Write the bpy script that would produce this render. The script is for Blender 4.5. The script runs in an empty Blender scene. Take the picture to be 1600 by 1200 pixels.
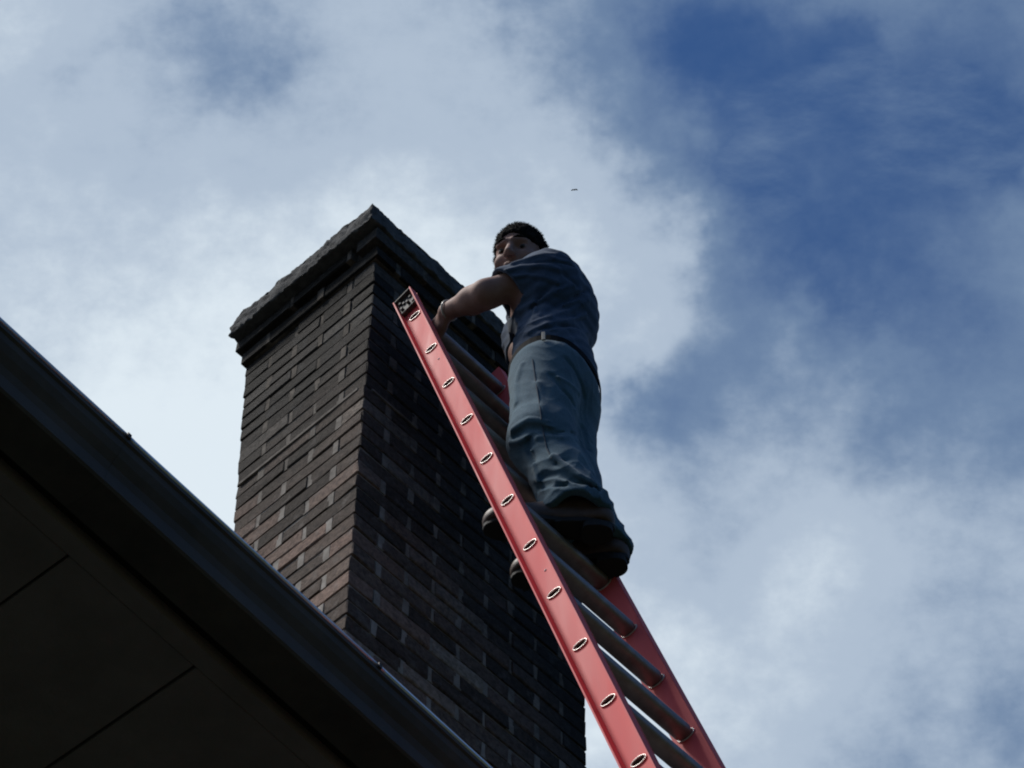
import bpy, bmesh, math, random
import numpy as np
from mathutils import Vector, Matrix, noise as mnoise

random.seed(7)
rng = np.random.default_rng(7)
scene = bpy.context.scene
C = scene.collection
PI = math.pi

# ------------------------------------------------------------------ camera
CAM_Z = 1.6
FPX, PITCH, ROLL = 4460.6, 0.9938154, 0.0043554      # focal length in px of a 1600 px wide picture
fw = np.array([0, math.cos(PITCH), math.sin(PITCH)])
r0 = np.array([1.0, 0, 0]); u0 = np.cross(r0, fw)
RT = math.cos(ROLL) * r0 + math.sin(ROLL) * u0
UP = -math.sin(ROLL) * r0 + math.cos(ROLL) * u0
cam = bpy.data.cameras.new('camera'); camo = bpy.data.objects.new('camera', cam); C.objects.link(camo)
cam.sensor_width = 36.0; cam.lens = FPX / 1600 * 36.0
cam.clip_start = 0.05; cam.clip_end = 4000
m = Matrix(((RT[0], UP[0], -fw[0], 0), (RT[1], UP[1], -fw[1], 0), (RT[2], UP[2], -fw[2], CAM_Z), (0, 0, 0, 1)))
camo.matrix_world = m
scene.camera = camo
CAM = np.array([0, 0, CAM_Z])

def ray(x, y):
    v = RT * (x - 800) / FPX + UP * (600 - y) / FPX + fw
    return v / np.linalg.norm(v)

# ------------------------------------------------------------------ light and sky
scene.view_settings.view_transform = 'Standard'
scene.view_settings.look = 'None'
scene.view_settings.exposure = 0.0
scene.view_settings.gamma = 1.0
try:
    scene.view_settings.use_curve_mapping = False
except Exception:
    pass
scene.cycles.filter_width = 2.0
SUN_EL, SUN_AZ = math.radians(61), math.atan2(-0.10, -1.0)   # azimuth of the direction towards the sun
sun = bpy.data.lights.new('sun', 'SUN'); sun.energy = 3.3; sun.angle = math.radians(14); sun.color = (1.0, 0.96, 0.9)
suno = bpy.data.objects.new('sun', sun); C.objects.link(suno)
sdir = Vector((math.cos(SUN_EL) * math.cos(SUN_AZ), math.cos(SUN_EL) * math.sin(SUN_AZ), math.sin(SUN_EL)))
suno.rotation_euler = sdir.to_track_quat('Z', 'Y').to_euler()
suno.location = (-20, -2, 30)

world = bpy.data.worlds.new('World'); scene.world = world; world.use_nodes = True
wt = world.node_tree; wt.nodes.clear()
def wn(t, **k):
    n = wt.nodes.new(t)
    for a, b in k.items(): setattr(n, a, b)
    return n
def wl(a, b): wt.links.new(a, b)
def wmath(op, a, b=None, clamp=False):
    n = wn('ShaderNodeMath', operation=op, use_clamp=clamp)
    for i, v in enumerate((a, b)):
        if v is None: continue
        if isinstance(v, (int, float)): n.inputs[i].default_value = v
        else: wl(v, n.inputs[i])
    return n.outputs[0]
wout = wn('ShaderNodeOutputWorld'); bg = wn('ShaderNodeBackground'); wl(bg.outputs[0], wout.inputs[0])
SKY_STR = 0.1
bg.inputs[1].default_value = SKY_STR
sky = wn('ShaderNodeTexSky', sky_type='NISHITA'); sky.sun_disc = False
sky.sun_elevation = SUN_EL; sky.sun_rotation = PI / 2 - SUN_AZ
sky.air_density = 1.0; sky.dust_density = 0.3; sky.ozone_density = 2.5
tc = wn('ShaderNodeTexCoord')
def wnoise(scale, detail, rough, off, lac=2.0, col=False, streak=None):
    mp = wn('ShaderNodeMapping'); mp.inputs['Location'].default_value = off
    wl(tc.outputs['Generated'], mp.inputs[0])
    if streak: mp.inputs['Rotation'].default_value = streak[0]; mp.inputs['Scale'].default_value = streak[1]
    n = wn('ShaderNodeTexNoise'); n.inputs['Scale'].default_value = scale; n.inputs['Detail'].default_value = detail
    n.inputs['Roughness'].default_value = rough; n.inputs['Lacunarity'].default_value = lac
    wl(mp.outputs[0], n.inputs['Vector'])
    return n.outputs['Color' if col else 'Fac']
# direction, warped so that the gaps in the cloud get torn edges
wc = wnoise(16, 5, 0.6, (3.1, 1.7, 5.2), col=True)
ws = wn('ShaderNodeVectorMath', operation='MULTIPLY_ADD')
wl(wc, ws.inputs[0]); ws.inputs[1].default_value = (0.075, 0.075, 0.075); ws.inputs[2].default_value = (-0.0375,) * 3
wa = wn('ShaderNodeVectorMath', operation='ADD'); wl(tc.outputs['Generated'], wa.inputs[0]); wl(ws.outputs[0], wa.inputs[1])
# gaps (negative) and thick banks (positive) of the cloud deck, each a soft patch round a direction of the sky
PATCH = [(100, 100, 330, -0.063), (300, 100, 330, -0.119), (500, 100, 330, -0.025), (700, 100, 330, -0.033), (1100, 100, 330, -0.381), (1300, 100,
         330, -0.107), (1500, 100, 330, -0.206), (100, 300, 330, 0.017), (700, 300, 330, 0.069), (1100, 300, 330, 0.039), (1300, 300, 330, -0.188), (1500, 300,
         330, -0.156), (300, 500, 330, 0.052), (500, 500, 330, 0.073), (700, 500, 330, 0.070), (900, 500, 330, 0.146), (1100, 500, 330, -0.157), (1300, 500,
         330, -0.217), (1500, 500, 330, -0.124), (100, 700, 330, 0.127), (300, 700, 330, 0.119), (500, 700, 330, 0.114), (700, 700, 330, 0.049), (900, 700,
         330, 0.067), (1100, 700, 330, -0.193), (1300, 700, 330, 0.130), (1500, 700, 330, -0.147), (100, 900, 330, 0.074), (300, 900, 330, 0.046), (500, 900,
         330, 0.073), (700, 900, 330, 0.037), (900, 900, 330, 0.075), (1100, 900, 330, -0.085), (1300, 900, 330, 0.064), (1500, 900, 330, 0.023), (100, 1100,
         330, 0.137), (300, 1100, 330, 0.085), (500, 1100, 330, 0.110), (700, 1100, 330, 0.074), (900, 1100, 330, 0.036), (1100, 1100, 330, 0.111), (1500,
         1100, 330, -0.102), (330, 75, 140, -.10), (420, 40, 100, -.06), (90, 110, 80, -.08), (1010, 640, 150, -.18), (1190, 320, 150, -.16), (1140, 240, 100,
         -.08), (1330, 565, 150, .12), (1120, 90, 140, -.16), (1320, 60, 90, -.10), (1560, 250, 110, -.12), (1300, 420, 120, -.12), (840, 30, 120, -.12),
         (1575, 1140, 120, -.08), (470, 700, 260, .05)]
acc = None
for (px, py, rad, amp) in PATCH:
    d = ray(px, py)
    dn = wn('ShaderNodeVectorMath', operation='DISTANCE'); wl(wa.outputs[0], dn.inputs[0]); dn.inputs[1].default_value = tuple(d)
    mr = wn('ShaderNodeMapRange', interpolation_type='SMOOTHSTEP')
    wl(dn.outputs['Value'], mr.inputs[0]); mr.inputs[1].default_value = 0.0; mr.inputs[2].default_value = rad / FPX
    mr.inputs[3].default_value = amp; mr.inputs[4].default_value = 0.0
    acc = mr.outputs[0] if acc is None else wmath('ADD', acc, mr.outputs[0])
n1 = wnoise(11, 7, 0.58, (7.3, 2.2, 0.4)); n2 = wnoise(42, 7, 0.62, (1.3, 8.2, 4.4), streak=((.5, .3, .75), (.5, 1, 1)))
bd_ = wn('ShaderNodeVectorMath', operation='DOT_PRODUCT'); wl(wa.outputs[0], bd_.inputs[0]); bd_.inputs[1].default_value = (-.8, .6, 0)
bmr = wn('ShaderNodeMapRange', interpolation_type='SMOOTHSTEP'); wl(bd_.outputs['Value'], bmr.inputs[0])
bmr.inputs[1].default_value = -.25; bmr.inputs[2].default_value = .42; bmr.inputs[3].default_value = .15; bmr.inputs[4].default_value = .80
cov = wmath('ADD', acc, bmr.outputs[0])
cov = wmath('ADD', cov, wmath('MULTIPLY', wmath('SUBTRACT', n1, 0.5), 0.30))
cov = wmath('ADD', cov, wmath('MULTIPLY', wmath('SUBTRACT', n2, 0.5), 0.22))
cov = wmath('ADD', cov, wmath('MULTIPLY', wmath('SUBTRACT', wnoise(120, 4, 0.6, (4.3, 0.2, 9.4)), 0.5), 0.10), clamp=True)
cov = wmath('MAXIMUM', cov, wmath('MULTIPLY', wmath('SUBTRACT', wnoise(30, 8, 0.60, (11.3, 6.2, 1.4), streak=((.5, .3, .75), (.42, 1, 1))), 0.30), 1.0))
ramp = wn('ShaderNodeValToRGB'); wl(cov, ramp.inputs[0])
cr = ramp.color_ramp; cr.interpolation = 'EASE'
cr.elements[0].position = 0.0; cr.elements[0].color = (.12, .20, .36, 1)
cr.elements[1].position = 1.0; cr.elements[1].color = (.74, .83, .90, 1)
for p_, c_ in ((.45, (.20, .29, .43, 1)), (.74, (.43, .52, .64, 1)),):
    e = cr.elements.new(p_); e.color = c_
cscale = wn('ShaderNodeVectorMath', operation='SCALE'); wl(ramp.outputs[0], cscale.inputs[0]); cscale.inputs['Scale'].default_value = 1.0 / SKY_STR
tint = wn('ShaderNodeVectorMath', operation='MULTIPLY'); wl(sky.outputs[0], tint.inputs[0]); tint.inputs[1].default_value = (.35, .56, .80)
opa = wn('ShaderNodeMapRange', interpolation_type='SMOOTHSTEP'); wl(cov, opa.inputs[0])
opa.inputs[1].default_value = 0.0; opa.inputs[2].default_value = 0.72
mix = wn('ShaderNodeMix', data_type='RGBA')
wl(opa.outputs[0], mix.inputs['Factor']); wl(tint.outputs[0], mix.inputs['A']); wl(cscale.outputs[0], mix.inputs['B'])
wl(mix.outputs['Result'], bg.inputs[0])

# ------------------------------------------------------------------ helpers
def tag(o, label=None, cat=None, group=None, kind=None):
    if label: o['label'] = label
    if cat: o['category'] = cat
    if group: o['group'] = group
    if kind: o['kind'] = kind
    return o
def empty(name, loc=(0, 0, 0), parent=None):
    o = bpy.data.objects.new(name, None); C.objects.link(o); o.location = loc; o.empty_display_size = 0.1
    if parent: o.parent = parent
    return o
def link(name, me, mat=None, parent=None, smooth=False):
    """mesh in world coordinates -> object; a child keeps the world placement of its vertices"""
    o = bpy.data.objects.new(name, me); C.objects.link(o)
    if mat and not me.materials: me.materials.append(mat)
    if parent:
        o.parent = parent
        o.matrix_parent_inverse = Matrix.Translation(-Vector(ROOTLOC.get(parent.name, (0, 0, 0))))
    if smooth:
        me.polygons.foreach_set('use_smooth', [True] * len(me.polygons))
    return o
ROOTLOC = {}
def thing(name, label, cat, loc):
    o = empty(name, loc); tag(o, label, cat); ROOTLOC[o.name] = tuple(loc); return o
def meshof(name, v, f):
    me = bpy.data.meshes.new(name); me.from_pydata([tuple(map(float, p)) for p in v], [], f); me.update(); return me
def bm_mesh(name, bm):
    bmesh.ops.recalc_face_normals(bm, faces=bm.faces)
    me = bpy.data.meshes.new(name); bm.to_mesh(me); bm.free(); return me
def frame_box(bm, o, ax, ay, az, x0, x1, y0, y1, z0, z1):
    vs = [bm.verts.new(tuple(o + ax * x + ay * y + az * z)) for x in (x0, x1) for y in (y0, y1) for z in (z0, z1)]
    for q in ((0, 1, 3, 2), (4, 6, 7, 5), (0, 4, 5, 1), (2, 3, 7, 6), (0, 2, 6, 4), (1, 5, 7, 3)):
        bm.faces.new([vs[i] for i in q])
def extrude_profile(bm, pts0, pts1, closed=True):
    a = [bm.verts.new(tuple(p)) for p in pts0]; b = [bm.verts.new(tuple(p)) for p in pts1]
    n = len(a)
    for i in range(n if closed else n - 1):
        j = (i + 1) % n; bm.faces.new((a[i], a[j], b[j], b[i]))
    if closed:
        bm.faces.new(a[::-1]); bm.faces.new(b)
def tube(bm, pts, rad, n=8, cap=True):
    pts = [np.array(p, float) for p in pts]; rings = []
    ref = np.array([.13, .27, .95])
    for i, p in enumerate(pts):
        t = pts[min(i + 1, len(pts) - 1)] - pts[max(i - 1, 0)]; t = t / np.linalg.norm(t)
        x = np.cross(ref, t); x /= np.linalg.norm(x); y = np.cross(t, x)
        r = rad[i] if hasattr(rad, '__len__') else rad
        rings.append([bm.verts.new(tuple(p + r * (math.cos(2 * PI * k / n) * x + math.sin(2 * PI * k / n) * y))) for k in range(n)])
    for a, b in zip(rings, rings[1:]):
        for k in range(n): bm.faces.new((a[k], a[(k + 1) % n], b[(k + 1) % n], b[k]))
    if cap: bm.faces.new(rings[0][::-1]); bm.faces.new(rings[-1])

# ------------------------------------------------------------------ materials
def mat_new(name, base=(.5, .5, .5), rough=.7, metal=0.0, spec=.5):
    mt = bpy.data.materials.new(name); mt.use_nodes = True
    b = mt.node_tree.nodes['Principled BSDF']
    b.inputs['Base Color'].default_value = (*base, 1); b.inputs['Roughness'].default_value = rough
    b.inputs['Metallic'].default_value = metal; b.inputs['Specular IOR Level'].default_value = spec
    return mt, mt.node_tree, b
def noise_node(nt, scale, detail=4, rough=.6, vec=None, stretch=None):
    t = nt.nodes.new('ShaderNodeTexCoord'); v = t.outputs['Object'] if vec is None else vec
    if stretch:
        mp = nt.nodes.new('ShaderNodeMapping'); mp.inputs['Scale'].default_value = stretch; nt.links.new(v, mp.inputs[0]); v = mp.outputs[0]
    n = nt.nodes.new('ShaderNodeTexNoise'); n.inputs['Scale'].default_value = scale; n.inputs['Detail'].default_value = detail
    n.inputs['Roughness'].default_value = rough; nt.links.new(v, n.inputs['Vector']); return n.outputs['Fac']
def ramp_node(nt, fac, stops):
    r = nt.nodes.new('ShaderNodeValToRGB'); nt.links.new(fac, r.inputs[0])
    while len(r.color_ramp.elements) < len(stops): r.color_ramp.elements.new(.5)
    for e, (p, c) in zip(r.color_ramp.elements, stops): e.position = p; e.color = (*c, 1)
    return r.outputs[0]
def mix_node(nt, fac, a, b, blend='MIX'):
    n = nt.nodes.new('ShaderNodeMix'); n.data_type = 'RGBA'; n.blend_type = blend
    for key, v in (('Factor', fac), ('A', a), ('B', b)):
        if isinstance(v, (int, float)): n.inputs[key].default_value = v
        elif isinstance(v, tuple): n.inputs[key].default_value = (*v, 1)
        else: nt.links.new(v, n.inputs[key])
    return n.outputs['Result']
def math_node(nt, op, a, b, clamp=False):
    n = nt.nodes.new('ShaderNodeMath'); n.operation = op; n.use_clamp = clamp
    for i, v in enumerate((a, b)):
        if isinstance(v, (int, float)): n.inputs[i].default_value = v
        else: nt.links.new(v, n.inputs[i])
    return n.outputs[0]
def bump_node(nt, b, h, strength=.4, dist=.004):
    n = nt.nodes.new('ShaderNodeBump'); n.inputs['Strength'].default_value = strength; n.inputs['Distance'].default_value = dist
    nt.links.new(h, n.inputs['Height']); nt.links.new(n.outputs[0], b.inputs['Normal'])
def world_pos(nt):
    return nt.nodes.new('ShaderNodeNewGeometry').outputs['Position']

KS = 1.047
TOP_Z = 8.1027 * KS + CAM_Z          # top of the plain brick shaft
def soot_and_shade(nt):
    """0 low on the shaft ... 1 near the mouth of the flue, with a torn edge; reaches lower on the right face as painted shade"""
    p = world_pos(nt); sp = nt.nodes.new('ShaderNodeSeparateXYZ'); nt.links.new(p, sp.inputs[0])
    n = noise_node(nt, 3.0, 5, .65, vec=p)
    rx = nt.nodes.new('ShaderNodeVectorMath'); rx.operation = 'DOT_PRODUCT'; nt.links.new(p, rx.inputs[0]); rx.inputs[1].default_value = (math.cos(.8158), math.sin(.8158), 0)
    rc = math_node(nt, 'MULTIPLY', math_node(nt, 'SUBTRACT', rx.outputs['Value'], 3.37), 1.15)  # lowers the dark tone along the right face, painting its shade into the colour
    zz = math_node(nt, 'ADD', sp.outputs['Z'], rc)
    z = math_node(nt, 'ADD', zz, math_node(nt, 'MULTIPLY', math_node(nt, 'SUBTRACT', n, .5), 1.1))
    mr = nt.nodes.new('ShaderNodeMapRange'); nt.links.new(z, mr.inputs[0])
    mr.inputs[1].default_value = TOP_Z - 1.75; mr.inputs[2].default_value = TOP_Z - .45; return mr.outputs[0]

def brick_material():
    mt, nt, b = mat_new('sooty_shaded_brick', rough=.9, spec=.2)
    oi = nt.nodes.new('ShaderNodeObjectInfo')
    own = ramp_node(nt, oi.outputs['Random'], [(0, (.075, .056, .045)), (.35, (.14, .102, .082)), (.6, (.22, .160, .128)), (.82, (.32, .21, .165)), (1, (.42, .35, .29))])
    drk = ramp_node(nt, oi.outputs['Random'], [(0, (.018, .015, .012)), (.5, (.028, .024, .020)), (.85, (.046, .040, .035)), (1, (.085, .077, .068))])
    c = mix_node(nt, soot_and_shade(nt), own, drk)
    p = world_pos(nt)
    n = noise_node(nt, 55, 5, .7, vec=p)
    c = mix_node(nt, .75, c, ramp_node(nt, n, [(.30, (.30, .30, .30)), (.70, (1.7, 1.7, 1.7))]), 'MULTIPLY')
    sm = noise_node(nt, 13, 6, .75, vec=p)                 # mortar smeared over the brick faces
    smf = nt.nodes.new('ShaderNodeMapRange'); nt.links.new(sm, smf.inputs[0]); smf.inputs[1].default_value = .54; smf.inputs[2].default_value = .64
    smf.inputs[4].default_value = .38
    c = mix_node(nt, smf.outputs[0], c, mix_node(nt, soot_and_shade(nt), (.30, .265, .24), (.085, .084, .084)))
    nt.links.new(c, b.inputs['Base Color']); bump_node(nt, b, noise_node(nt, 110, 5, .75, vec=p), 1.0, .008)
    return mt
def mortar_material():
    mt, nt, b = mat_new('old_mortar', rough=.95, spec=.1)
    p = world_pos(nt); n = noise_node(nt, 18, 5, .7, vec=p)
    c = mix_node(nt, soot_and_shade(nt), ramp_node(nt, n, [(.3, (.25, .225, .20)), (.7, (.50, .455, .41))]), ramp_node(nt, n, [(.35, (.055, .047, .039)), (.7, (.20, .172, .145))]))
    nt.links.new(c, b.inputs['Base Color']); bump_node(nt, b, noise_node(nt, 140, 4, .7, vec=p), .6, .003)
    return mt
def simple(name, c0, c1, scale, rough=.8, bscale=None, bstr=.4, bdist=.003, spec=.3, metal=0., stretch=None, rr=None):
    mt, nt, b = mat_new(name, rough=rough, spec=spec, metal=metal)
    n = noise_node(nt, scale, 5, .62, stretch=stretch)
    nt.links.new(ramp_node(nt, n, [(.3, c0), (.7, c1)]), b.inputs['Base Color'])
    if rr: 
        q = nt.nodes.new('ShaderNodeMapRange'); nt.links.new(n, q.inputs[0]); q.inputs[1].default_value = .3; q.inputs[2].default_value = .7
        q.inputs[3].default_value = rr[0]; q.inputs[4].default_value = rr[1]; nt.links.new(q.outputs[0], b.inputs['Roughness'])
    if bscale: bump_node(nt, b, noise_node(nt, bscale, 4, .6, stretch=stretch), bstr, bdist)
    return mt
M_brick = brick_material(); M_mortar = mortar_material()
M_crown = simple('weathered_crown_mortar', (.050, .050, .050), (.135, .135, .135), 22, .95, 90, .8, .006, .1)
M_rail = simple('red_fibreglass', (.72, .095, .098), (.86, .165, .165), 9, .6, 60, .12, .001, .2, stretch=(1, 1, .12), rr=(.58, .75))
M_alu = simple('dull_aluminium', (.24, .20, .19), (.38, .34, .325), 30, .5, None, metal=.7, spec=.5)
M_alu_pale = simple('bright_aluminium_rim', (.62, .56, .52), (.80, .74, .70), 40, .35, None, metal=.35)
M_cap = simple('grey_end_cap', (.015, .014, .014), (.13, .12, .12), 90, .7)
M_hole = mat_new('dark_bore', (.10, .085, .08), .7)[0]
M_rivet = mat_new('pale_rivet', (.85, .70, .68), .7)[0]
M_gutter = simple('dark_gutter_paint', (.050, .043, .038), (.110, .097, .088), 5, .5, 30, .15, .002, .35, rr=(.55, .7))
M_lip = simple('pale_gutter_lip', (.70, .71, .72), (.88, .88, .88), 14, .3, metal=.8)  # lip paler and more metallic than the gutter
M_soffit = simple('brown_soffit_board', (.19, .165, .165), (.26, .225, .225), 6, .7, 120, .3, .002, .3, stretch=(1, 1, 1))
M_groove = mat_new('black_gap', (.015, .015, .015), .9)[0]
M_wall = simple('house_wall', (.22, .20, .18), (.28, .26, .23), 8, .85)
M_roof = simple('asphalt_shingle', (.04, .04, .042), (.075, .072, .07), 40, .9, 120, .6, .004)
M_ground = simple('lawn', (.020, .025, .013), (.042, .048, .026), 3, .95)
M_skin = mat_new('skin')
def skin_material():
    mt, nt, b = mat_new('skin_tone', rough=.68, spec=.25)
    n = noise_node(nt, 25, 5, .6)
    nt.links.new(ramp_node(nt, n, [(.3, (.28, .155, .125)), (.7, (.38, .23, .19))]), b.inputs['Base Color'])
    b.inputs['Subsurface Weight'].default_value = .12; b.inputs['Subsurface Radius'].default_value = (.012, .005, .003)
    bump_node(nt, b, noise_node(nt, 180, 3, .6), .15, .002); return mt
M_skin = skin_material()
M_hair = simple('dark_brown_hair', (.007, .006, .0055), (.020, .017, .015), 120, .9, 260, .9, .004, .1)
M_eye = mat_new('shaded_eye_white', (.10, .085, .08), .7, spec=.2)[0]; M_iris = mat_new('iris', (.02, .014, .01), .6, spec=.2)[0]  # eye whites darkened: the shade of the sockets is put into the colour
def cloth(name, c0, c1, sc, weave, wstr, extra=None):
    mt, nt, b = mat_new(name, rough=.92, spec=.15)
    b.inputs['Sheen Weight'].default_value = .15; b.inputs['Sheen Roughness'].default_value = .5
    n = noise_node(nt, sc, 6, .65)
    c = ramp_node(nt, n, [(.3, c0), (.72, c1)])
    f = noise_node(nt, weave, 3, .7)
    c = mix_node(nt, .6, c, ramp_node(nt, f, [(.3, (.6, .6, .6)), (.7, (1.35, 1.35, 1.35))]), 'MULTIPLY')
    nt.links.new(c, b.inputs['Base Color']); bump_node(nt, b, f, wstr, .002); return mt
M_shirt = cloth('navy_jersey', (.034, .060, .108), (.060, .098, .165), 9, 300, .3)
M_denim = cloth('faded_denim', (.044, .096, .140), (.092, .170, .222), 7, 220, .45)
M_seam = mat_new('denim_seam', (.03, .05, .075), .9)[0]
M_belt = mat_new('black_belt', (.012, .012, .013), .9, spec=.1)[0]
M_loop = mat_new('pale_belt_loop', (.28, .27, .25), .8)[0]
M_boot = simple('brown_boot_leather', (.070, .045, .035), (.125, .082, .065), 20, .55, 140, .4, .002, .35)
M_sole = mat_new('black_rubber_sole', (.012, .011, .011), .8)[0]
M_band = mat_new('pale_wristband', (.55, .52, .46), .4)[0]
M_bird = mat_new('dark_feathers', (.02, .022, .026), .8)[0]

# ------------------------------------------------------------------ ground
bm = bmesh.new()
vs = [bm.verts.new(p) for p in ((-1500, -1500, 0), (1500, -1500, 0), (1500, 1500, 0), (-1500, 1500, 0))]; bm.faces.new(vs)
tag(link('ground', bm_mesh('ground', bm), M_ground), kind='structure')

# added ring of trees, out of view, that cuts the low sky light
bm = bmesh.new(); NT, NL = 220, 7; rings = []
for i in range(NT):
    an = 2 * PI * i / NT; v = Vector((math.cos(an), math.sin(an), 0))
    h_ = 15 + 5 * mnoise.noise(v * 6) + 3 * mnoise.noise(v * 23); col = []
    for k in range(NL):
        q = k / (NL - 1); rad_ = 42 + 3 * mnoise.noise(Vector((v.x * 14, v.y * 14, k * .9))) + (3.5 * q * q)
        col.append(bm.verts.new((v.x * rad_, v.y * rad_, h_ * q)))
    rings.append(col)
for i in range(NT):
    a_, b_ = rings[i], rings[(i + 1) % NT]
    for k in range(NL - 1): bm.faces.new((a_[k], b_[k], b_[k + 1], a_[k + 1]))
tag(link('added_treeline', bm_mesh('added_treeline', bm), simple('added_foliage', (.018, .030, .012), (.045, .065, .025), .8, .9)), kind='stuff')

# ------------------------------------------------------------------ chimney
PSI = 0.8158035
er = np.array([math.cos(PSI), math.sin(PSI), 0]); el = np.array([-math.sin(PSI), math.cos(PSI), 0]); Z = np.array([0, 0, 1.0])
CN = np.array([-0.4513218, 4.7905718, 0.0]) * KS          # near corner of the shaft
CA, CB = 0.572 * KS, 0.9875 * KS                               # widths of the left and the right face
CH = 0.0677 * KS; JT = 0.0085
ma, mb = CA / 2.5, CB / 4.5
chim = thing('chimney', 'tall dark brick chimney with a corbelled mortar crown rising behind the roof edge', 'chimney', tuple(CN + er * CB / 2 + el * CA / 2))

BRV = {}
def brick_mesh(lx, ly, lz, key):
    """chamfered, slightly uneven brick centred on the origin (44 triangles)"""
    k = (round(lx, 4), round(ly, 4), round(lz, 4), key)
    if k in BRV: return BRV[k]
    bm = bmesh.new(); h = np.array([lx, ly, lz]) / 2
    frame_box(bm, np.zeros(3), np.array([1., 0, 0]), np.array([0, 1., 0]), np.array([0, 0, 1.]), -h[0], h[0], -h[1], h[1], -h[2], h[2])
    bmesh.ops.bevel(bm, geom=list(bm.edges), offset=.0036, segments=1, affect='EDGES')
    r = random.Random(hash(k) & 0xffff)
    for v in bm.verts:
        v.co += Vector((r.uniform(-1, 1), r.uniform(-1, 1), r.uniform(-1, 1))) * .0024
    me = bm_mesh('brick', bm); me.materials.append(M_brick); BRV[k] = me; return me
ROTZ = Matrix.Rotation(PSI, 4, 'Z')
chim_loc = Vector(ROOTLOC[chim.name])
def put_brick(x0, x1, y0, y1, z, over=0., stuff=None):
    """x along the right face, y along the left face, measured from the near corner"""
    c = CN + er * (x0 + x1) / 2 + el * (y0 + y1) / 2 + Z * (z + CH / 2)
    lx, ly, lz = x1 - x0, y1 - y0, CH - JT
    jit = (random.uniform(-1, 1) * .0020, random.uniform(-1, 1) * .0020, random.uniform(-1, 1) * .0010)
    ang = random.uniform(-1, 1) * .009; tilt = random.uniform(-1, 1) * .006
    mw = Matrix.Translation(Vector(c) + Vector(jit)) @ ROTZ @ Matrix.Rotation(ang, 4, 'Z') @ Matrix.Rotation(tilt, 4, 'Y')
    if stuff is not None:
        v0 = len(stuff.verts); stuff.from_mesh(brick_mesh(lx, ly, lz, 0)); stuff.verts.ensure_lookup_table()
        bmesh.ops.transform(stuff, matrix=mw, verts=stuff.verts[v0:]); return
    o = bpy.data.objects.new('brick', brick_mesh(lx, ly, lz, random.randrange(4))); C.objects.link(o)
    o.parent = chim; o.matrix_parent_inverse = Matrix.Translation(-chim_loc); o.matrix_basis = mw
BW = .100
core = bmesh.new(); rear = bmesh.new()
def flare(z):
    """the old shaft spreads a little towards its top on the far side"""
    return max(-.032, .045 - .058 * (TOP_Z - z))
def course(i, z, ov, single=True):
    """one course with overhang ov; visible bricks single, the two far faces joined"""
    a0, a1, b0, b1 = -ov * 1.3, CA + ov * .5 + flare(z), -ov * 1.3, CB + ov
    sa, sb = (a1 - a0) / CA, (b1 - b0) / CB
    Ma, Mb = ma * sa, mb * sb; g = JT * 1.5 / 2
    if i % 2 == 0:
        right = [(b0 + k * Mb, b0 + (k + 1) * Mb) for k in range(4)] + [(b0 + 4 * Mb, b1)]
        leftf = [(a0 + Ma / 2, a0 + 1.5 * Ma), (a0 + 1.5 * Ma, a1)]
    else:
        right = [(b0 + Mb / 2 + k * Mb, b0 + Mb * 1.5 + k * Mb) for k in range(4)]
        leftf = [(a0, a0 + Ma), (a0 + Ma, a0 + 2 * Ma), (a0 + 2 * Ma, a1)]
    for k, (p, q) in enumerate(right):
        x0 = p + (0 if p <= b0 + 1e-6 else g); x1 = q - (0 if q >= b1 - 1e-6 else g)
        put_brick(x0, x1, a0, a0 + BW, z, stuff=None if single else rear)
        if p > b0 + 1e-6: frame_box(core, CN, er, el, Z, p - g - random.uniform(.003, .011), p + g + random.uniform(.003, .011), a0 + random.uniform(-.0015, .0032), a0 + .06, z + .004, z + CH - .004)
    for k, (p, q) in enumerate(leftf):
        y0 = p + (0 if p <= a0 + 1e-6 else g); y1 = q - (0 if q >= a1 - 1e-6 else g)
        put_brick(b0, b0 + BW, y0, y1, z, stuff=None if single else rear)
        if p > a0 + 1e-6: frame_box(core, CN, er, el, Z, b0 + random.uniform(-.0015, .0032), b0 + .06, p - g - random.uniform(.003, .011), p + g + random.uniform(.003, .011), z + .004, z + CH - .004)
    # the two faces turned away
    e = BW + 2 * g
    k = b0 + (e if i % 2 else e)
    xs = np.linspace(b0 + e, b1 - e, 5)
    for p, q in zip(xs, xs[1:]): put_brick(p + g, q - g, a1 - BW, a1, z, stuff=rear)
    ys = np.linspace(a0 + e, a1, 3)
    for p, q in zip(ys, ys[1:]): put_brick(b1 - BW, b1, p + g, q - (0 if q > a1 - 1e-6 else g), z, stuff=rear)
NC = 40
for i in range(NC): course(i, TOP_Z - (i + 1) * CH, 0.0)
for i in range(NC, NC + 16): course(i, TOP_Z - (i + 1) * CH, 0.0, single=False)
course(1, TOP_Z, .015); course(0, TOP_Z + CH, .030)
ZLOW = TOP_Z - (NC + 16) * CH
frame_box(core, CN, er, el, Z, .0055, CB - .0055, .0055, CA - .042, ZLOW - 2.5, TOP_Z + .002)
frame_box(core, CN, er, el, Z, -.006, CB + .006, -.006, CA + .03, TOP_Z + .002, TOP_Z + 2 * CH)
# one bed joint pointed up flush, the pale line that runs round the corner
zb = TOP_Z - 11 * CH
frame_box(core, CN, er, el, Z, -.0060, .05, .03, CA * .97, zb - .0090, zb + .0035)
frame_box(core, CN, er, el, Z, .03, .24, -.0045, .05, zb - .0075, zb + .0015)
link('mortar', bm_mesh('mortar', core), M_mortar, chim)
tag(link('rear_brickwork', bm_mesh('rear_brickwork', rear), M_brick, chim), kind='stuff')

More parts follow.
